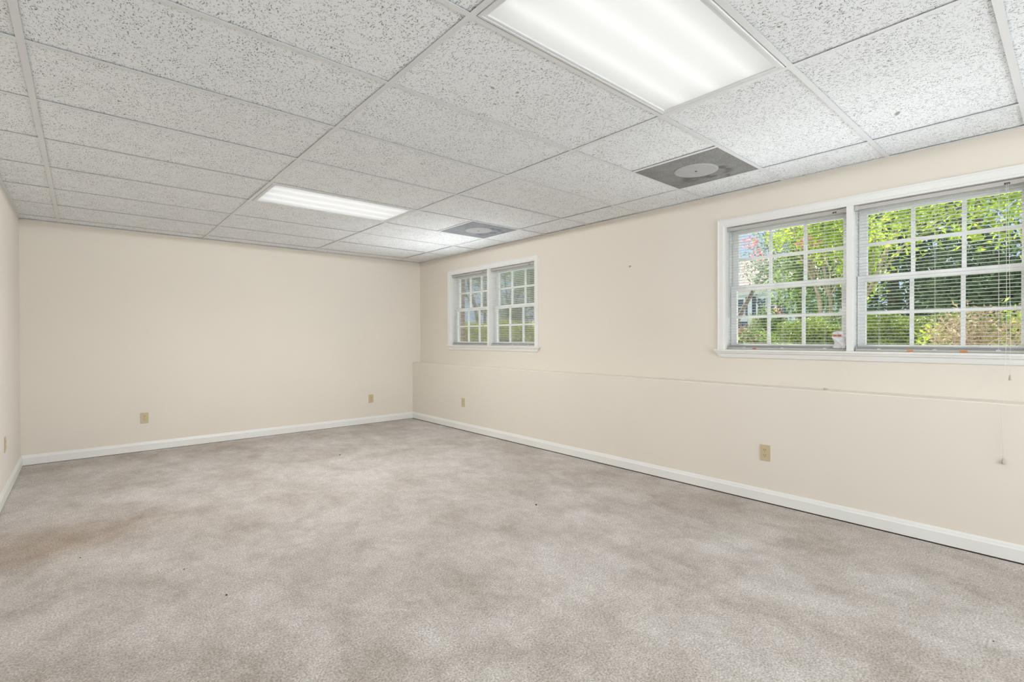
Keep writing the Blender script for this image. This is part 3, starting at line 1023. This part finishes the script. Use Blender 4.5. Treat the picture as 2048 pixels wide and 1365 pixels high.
for i, (loc, rz, lab) in enumerate(spots):
    o = proto if i == 0 else copy_tree(proto)
    o.location = loc
    o.rotation_euler = (0, 0, rz)
    tag(o, lab, 'outlet', GO)

# ------------------------------------------------------------------ hook on the wall
m = MB()
m.tube([(XR + 0.002, 2.763, 1.872), (XR - 0.010, 2.763, 1.874), (XR - 0.020, 2.762, 1.871), (XR - 0.024, 2.761, 1.864), (XR - 0.022, 2.760, 1.858)], 0.0022, 8)
m.lathe([(0.005, 0), (0.005, -0.002), (0, -0.002)], (XR, 2.763, 1.872), 'X', 10)
o = m.build('wall_hook', M['brass'], smooth=True)
tag(o, 'tiny dark metal hook in the cream wall between the two windows', 'hook')

# ------------------------------------------------------------------ crumbs on the carpet
GC = 'dark specks lying on the carpet'
def crumb_mesh(sd, s):
    rg = random.Random(sd)
    bm = bmesh.new()
    bmesh.ops.create_icosphere(bm, subdivisions=1, radius=s)
    for v in bm.verts:
        v.co *= rg.uniform(0.6, 1.25)
        v.co.z *= 0.5
    me = bpy.data.meshes.new('crumb')
    bm.to_mesh(me); bm.free()
    me.materials.append(M['crumb'])
    return me
for (x, y, s, lab) in ((2.45, 2.56, 0.0075, 'dark speck on the carpet in the middle of the room'),
                       (0.39, 3.06, 0.0045, 'tiny round black speck on the carpet at the left'),
                       (0.50, 2.62, 0.0055, 'tiny brown speck on the carpet, in front of the round black one'),
                       (-0.02, 3.60, 0.0045, 'tiny speck on the brown stained carpet at the left'),
                       (2.70, 0.22, 0.0040, 'tiny black speck on the carpet at the lower right'),
                       (1.99, 5.00, 0.0080, 'small speck on the carpet towards the end wall')):
    o = bpy.data.objects.new('carpet_speck', crumb_mesh(int(x * 100), s))
    COL.objects.link(o)
    o.location = (x, y, s * 0.45)
    tag(o, lab, 'speck', GC)

# ------------------------------------------------------------------ outdoors
tag(MB().quad((XR + T + 0.02, -40, GROUND), (90, -40, GROUND), (90, 80, GROUND), (XR + T + 0.02, 80, GROUND)).build('ground', M['soil'], fix=False),
    'lawn outside the windows', 'lawn', kind='structure')

def leaves(name, mat, parent, blobs, n, size, seed, shell=0.55, flat=0.0):
    """leaf cards scattered through a set of ellipsoids (cx, cy, cz, rx, ry, rz)"""
    rg = random.Random(seed)
    m = MB()
    vol = [b[3] * b[4] * b[5] for b in blobs]
    for b, v in zip(blobs, vol):
        k = int(n * v / sum(vol))
        for _ in range(k):
            while True:
                d = Vector((rg.uniform(-1, 1), rg.uniform(-1, 1), rg.uniform(-1, 1)))
                if 0.01 < d.length <= 1: break
            rr = rg.uniform(shell, 1.0)
            d = d.normalized() * rr * (1 + 0.12 * math.sin(7 * d.x + 3 * d.z) + 0.1 * math.sin(9 * d.y))
            p = Vector((b[0] + d.x * b[3], b[1] + d.y * b[4], b[2] + d.z * b[5]))
            if p.z < GROUND + 0.02: continue
            s = size * rg.uniform(0.6, 1.3)
            a = Vector((rg.gauss(0, 1), rg.gauss(0, 1), rg.gauss(0, 1 - flat))).normalized()
            c = a.cross(Vector((rg.gauss(0, 1), rg.gauss(0, 1), rg.gauss(0, 1)))).normalized()
            nn = a.cross(c) * (s * 0.12)
            m.quad(p - a * s, p + c * (s * 0.42) + nn, p + a * s, p - c * (s * 0.42) + nn)
    return m.build(name, mat, parent, fix=False)

def cuboid_leaves(name, mat, parent, x0, x1, y0, y1, z0, z1, n, size, seed):
    rg = random.Random(seed)
    m = MB()
    for _ in range(n):
        f = rg.random()
        x, y, z = rg.uniform(x0, x1), rg.uniform(y0, y1), z0 + (z1 - z0) * (rg.random() ** 0.7)
        if f < 0.45: x = x0 + rg.expovariate(12)
        elif f < 0.8: z = z1 - rg.expovariate(14)
        z += 0.05 * math.sin(x * 3 + y * 4.1) + 0.04 * math.sin(y * 9)
        x += 0.06 * math.sin(y * 5.3 + z * 4)
        s = size * rg.uniform(0.6, 1.3)
        a = Vector((rg.gauss(0, 1), rg.gauss(0, 1), rg.gauss(0, 1))).normalized()
        c = a.cross(Vector((rg.gauss(0, 1), rg.gauss(0, 1), rg.gauss(0, 1)))).normalized()
        nn = a.cross(c) * (s * 0.12)
        p = Vector((x, y, max(z, GROUND + 0.02)))
        m.quad(p - a * s, p + c * (s * 0.45) + nn, p + a * s, p - c * (s * 0.45) + nn)
    return m.build(name, mat, parent, fix=False)

def branchy(m, p, d, L_, r, depth, rg, spread=0.5, upb=0.25):
    p, d = Vector(p), Vector(d).normalized()
    pts = [p]
    q = p
    dd = d
    for k in range(4):
        dd = (dd + Vector((rg.gauss(0, .09), rg.gauss(0, .09), rg.gauss(0, .05)))).normalized()
        q = q + dd * (L_ / 4)
        pts.append(q)
    m.tube(pts, r, 6, r * 0.6)
    if depth > 0:
        for _ in range(rg.choice((2, 3))):
            k = rg.choice((2, 3, 4))
            nd = (dd + Vector((rg.gauss(0, spread), rg.gauss(0, spread), rg.gauss(upb, spread * 0.6)))).normalized()
            branchy(m, pts[k], nd, L_ * rg.uniform(0.55, 0.8), r * 0.55, depth - 1, rg, spread, upb)

def tree(name, label, cat, base, stems, height, r, bark, mat, blobs, n, size, seed, lean=0.15, group=None, depth=3, shell=0.35, extra=None):
    rg = random.Random(seed)
    root = empty(name, base)
    tag(root, label, cat, group)
    m = MB()
    for s in range(stems):
        an = 2 * math.pi * s / max(1, stems) + rg.random()
        off = Vector((math.cos(an), math.sin(an), 0)) * (0.0 if stems == 1 else 0.12)
        branchy(m, Vector(base) + off, (math.cos(an) * lean, math.sin(an) * lean, 1), height, r, depth, rg)
    m.build('trunk', bark, root)
    leaves('foliage', mat, root, blobs, n, size, seed + 1, shell)
    if extra:
        for e in extra: leaves(*e[:2], root, *e[2:])
    return root

# pale blue house with slate shutters, seen through the left half of the large window
hx, hyA, hyB = 27.0, 8.2, 16.5
H = empty('house', (hx, 12, GROUND))
tag(H, 'pale blue sided house with slate shutters, behind the shrubs', 'house')
ZG = GROUND
MB().box(hx, hx + 8, hyA, hyB, ZG - 0.6, 3.7).build('wall', M['siding'], H)
m = MB()
m.prism([(-0.5, 3.65), (8.5, 3.65), (4, 6.1)], (hx, hyA - 0.4, 0), (hx, hyB + 0.4, 0), (1, 0, 0), (0, 0, 1))
m.build('roof', M['roof'], H)
MB().box(hx - 0.35, hx + 0.3, hyA - 0.4, hyB + 0.4, 3.48, 3.66).build('eave', M['white_out'], H)
MB().box(hx - 0.08, hx, hyA, hyB, 2.05, 2.28).build('band_board', M['white_out'], H)
MB().box(hx - 0.12, hx, 11.45, 11.68, ZG, 3.6).build('corner_board', M['white_out'], H)
for (yc_, z_a, z_b) in ((12.75, 0.75, 1.95), (10.9, 0.75, 1.95), (12.35, 2.45, 3.25), (10.75, 2.45, 3.25), (14.2, 2.45, 3.25)):
    w_ = 0.42
    fr = MB().box(hx - 0.07, hx, yc_ - w_ - 0.1, yc_ + w_ + 0.1, z_a - 0.1, z_b + 0.12).build('window_frame', M['white_out'], H)
    m = MB()
    m.box(hx - 0.08, hx - 0.07, yc_ - w_, yc_ - 0.03, z_a, (z_a + z_b) / 2 - 0.03)
    m.box(hx - 0.08, hx - 0.07, yc_ + 0.03, yc_ + w_, z_a, (z_a + z_b) / 2 - 0.03)
    m.box(hx - 0.08, hx - 0.07, yc_ - w_, yc_ - 0.03, (z_a + z_b) / 2 + 0.03, z_b)
    m.box(hx - 0.08, hx - 0.07, yc_ + 0.03, yc_ + w_, (z_a + z_b) / 2 + 0.03, z_b)
    m.build('pane', M['winglass'], fr)
    for s in (-1, 1):
        c = yc_ + s * (w_ + 0.32)
        MB().box(hx - 0.09, hx - 0.01, c - 0.19, c + 0.19, z_a - 0.1, z_b + 0.1).build('shutter', M['shutter'], H)

# cream house with a gable, seen through the right half
H = empty('house', (28, 1.5, GROUND))
tag(H, 'cream house with a white edged gable, behind the dry bush', 'house')
MB().box(27, 34, -3.0, 3.2, ZG - 0.5, 2.55).build('wall', M['siding2'], H)
m = MB()
m.prism([(-3.6, 2.5), (3.6, 2.5), (0, 4.3)], (27, 0.2, 0), (34, 0.2, 0), (0, 1, 0), (0, 0, 1))
m.build('roof', M['siding2'], H)
m = MB()
m.prism([(-3.9, 2.35), (0, 4.3), (0, 4.55), (-4.0, 2.55)], (26.6, 0.2, 0), (27.1, 0.2, 0), (0, 1, 0), (0, 0, 1))
m.prism([(3.9, 2.35), (0, 4.3), (0, 4.55), (4.0, 2.55)], (26.6, 0.2, 0), (27.1, 0.2, 0), (0, 1, 0), (0, 0, 1))
m.build('gable_trim', M['white_out'], H)

# hedges
h1 = empty('hedge', (7.6, 1.3, GROUND))
tag(h1, 'clipped green hedge running outside the large window', 'hedge')
cuboid_leaves('foliage', M['leaf_hedge'], h1, 6.9, 7.9, -2.0, 2.65, GROUND, 1.42, 28000, 0.022, 21)
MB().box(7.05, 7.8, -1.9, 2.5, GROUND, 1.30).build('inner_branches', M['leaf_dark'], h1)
h2 = empty('hedge', (8.2, 9.6, GROUND))
tag(h2, 'yellow green hedge outside the far window', 'hedge')
cuboid_leaves('foliage', M['leaf_yellow'], h2, 6.6, 8.0, 6.5, 13.0, GROUND, 1.50, 24000, 0.032, 22)
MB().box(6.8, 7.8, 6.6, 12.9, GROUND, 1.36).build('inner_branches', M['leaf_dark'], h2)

# dry bush in front of the hedge
rb = empty('dry_bush', (6.2, 0.60, GROUND))
tag(rb, 'brown dried bush with bare twigs in front of the hedge', 'bush')
rg = random.Random(5)
m = MB()
for _ in range(60):
    an = rg.uniform(0, 6.28)
    branchy(m, (6.2 + rg.gauss(0, .14), 0.62 + rg.gauss(0, .16), GROUND), (math.cos(an) * 0.7, math.sin(an) * 0.7, 1.0), rg.uniform(.22, .36), 0.005, 2, rg, 0.6, 0.1)
m.build('twigs', M['twig'], rb)
leaves('foliage', M['leaf_dry'], rb, [(6.2, .64, 1.19, .32, .34, .31)], 1400, 0.022, 6)
leaves('foliage', M['leaf_bright'], rb, [(6.25, .40, 1.19, .24, .19, .32), (6.2, .92, 1.12, .2, .15, .24)], 900, 0.022, 7)

# shrubs in front of the blue house
tree('shrub', 'low brown and green shrub in front of the blue house', 'shrub', (14.0, 6.1, GROUND), 3, 0.4, 0.03, M['twig'], M['leaf_dry'],
     [(14.0, 6.3, 1.15, .6, .8, .35)], 1800, 0.05, 31, extra=[('foliage', M['leaf_mid'], [(13.8, 5.7, 1.1, .5, .7, .35), (14.4, 7.0, 1.05, .5, .6, .3)], 1500, 0.05, 32)])
tree('shrub', 'taller green shrub beside the blue house wall', 'shrub', (15.2, 6.0, GROUND), 3, 0.7, 0.03, M['bark'], M['leaf_mid'],
     [(15.2, 6.0, 1.5, .5, .55, .55)], 2200, 0.05, 33)

# crepe myrtle with several pale stems
tree('flowering_tree', 'multi stemmed flowering tree with pale bark and pink blossoms, beyond the hedge', 'tree', (9.7, 2.75, GROUND), 6, 2.0, 0.03, M['bark_pale'], M['leaf_bright'],
     [(9.7, 2.9, 3.1, .9, .72, .6), (9.8, 2.4, 2.6, .6, .45, .9), (9.8, 3.65, 3.05, .35, .3, .25)], 4200, 0.045, 41, lean=0.2, shell=0.2,
     extra=[('blossoms', M['petal'], [(9.3, 4.0, 2.95, .22, .18, .12), (9.3, 3.85, 2.70, .2, .13, .12), (9.2, 3.0, 2.8, .25, .2, .10), (9.1, 3.45, 1.66, .10, .09, .10)], 230, 0.03, 43)])
# bright broadleaf tree reaching over from the right
tree('leafy_tree', 'bright green leafy tree overhanging the right half of the large window', 'tree', (9.6, -0.6, GROUND), 1, 2.6, 0.10, M['bark'], M['leaf_bright'],
     [(8.6, 0.3, 3.15, 1.5, 1.2, .95), (8.9, 1.6, 3.1, 1.3, .9, .8), (9.2, -1.0, 3.3, 1.4, 1.4, 1.2), (8.6, 0.6, 4.4, 2.0, 2.4, .9)], 15000, 0.055, 51, shell=0.1)
# dark trees behind
GD = 'dark trees beyond the hedge'
tree('dark_tree', 'dark dense tree behind the hedge, right of the flowering tree', 'tree', (14.5, 2.9, GROUND), 1, 2.6, 0.14, M['bark'], M['leaf_dark'],
     [(14.5, 2.9, 2.6, 1.6, 1.5, 1.9), (14.3, 2.4, 4.4, 1.8, 1.7, 1.5)], 9000, 0.075, 61, group=GD)
tree('dark_tree', 'dark dense tree filling the right half of the large window', 'tree', (13.0, 0.6, GROUND), 1, 2.6, 0.14, M['bark'], M['leaf_dark'],
     [(13.0, 1.2, 2.1, 1.3, 1.0, 1.4), (13.0, 0.4, 1.7, 1.2, .9, .9)], 8000, 0.07, 63, group=GD)
tree('dark_tree', 'mid green tree behind the flowering tree', 'tree', (16.0, 5.2, GROUND), 1, 2.8, 0.14, M['bark'], M['leaf_mid'],
     [(16.0, 5.0, 2.9, 1.4, 1.35, 2.1), (16.0, 4.6, 5.0, 1.9, 1.9, 1.5)], 9000, 0.08, 65, group=GD)
tree('dark_tree', 'distant grey green tree partly hiding the blue house', 'tree', (22.0, 10.4, GROUND), 1, 3.5, 0.12, M['bark'], M['leaf_grey'],
     [(22.0, 11.2, 4.6, 1.2, 1.3, 1.2), (22.0, 8.4, 4.5, 1.4, 1.3, 2.0)], 2600, 0.09, 67, group=GD)
tree('dark_tree', 'distant grey green tree at the far right of the large window', 'tree', (19.0, 0.2, GROUND), 1, 2.8, 0.14, M['bark'], M['leaf_grey'],
     [(19.0, -0.8, 2.3, 1.3, 1.3, 1.2), (19.5, 2.6, 2.3, 1.2, 1.2, 1.4)], 4200, 0.09, 69, group=GD)
# trees outside the far window
GT = 'trees outside the far window'
tree('thin_tree', 'thin leaved tree against the sky in the left half of the far window', 'tree', (11.5, 15.0, GROUND), 2, 2.4, 0.07, M['bark'], M['leaf_grey'],
     [(11.5, 15.0, 3.6, 1.7, 1.6, 1.5), (12.0, 14.4, 2.2, 1.3, 1.0, .7)], 1500, 0.075, 71, group=GT, shell=0.1)
tree('thin_tree', 'thin leaved tree in the right half of the far window', 'tree', (12.0, 12.0, GROUND), 2, 2.2, 0.07, M['bark'], M['leaf_mid'],
     [(12.0, 12.4, 3.2, 1.5, 1.2, 1.0), (12.0, 11.3, 2.3, 1.3, 1.1, 1.1)], 3800, 0.065, 73, group=GT, shell=0.1)
tree('thin_tree', 'bushy grey green tree at the right edge of the far window', 'tree', (10.0, 9.2, GROUND), 2, 1.6, 0.06, M['bark'], M['leaf_grey'],
     [(10.0, 9.0, 1.9, 1.2, .8, .9), (10.2, 9.8, 3.4, 1.3, 1.0, .9)], 4200, 0.06, 75, group=GT, shell=0.1)

tree('thin_tree', 'grey green tree behind the hedge in the lower right of the far window', 'tree', (10.6, 12.0, GROUND), 2, 1.2, 0.05, M['bark'], M['leaf_grey'],
     [(10.6, 12.1, 2.0, 1.0, .8, .75), (10.9, 11.4, 3.0, .9, .7, .8)], 3600, 0.055, 77, group=GT, shell=0.1)

# brick pier just beyond the far window
MBb = MB().box(XR + T + 0.01, 4.355, 6.10, 6.9, GROUND - 0.3, 3.4)
tag(MBb.build('brick_pier', M['brick']), 'red brick pier just outside the far window', 'brick pier')
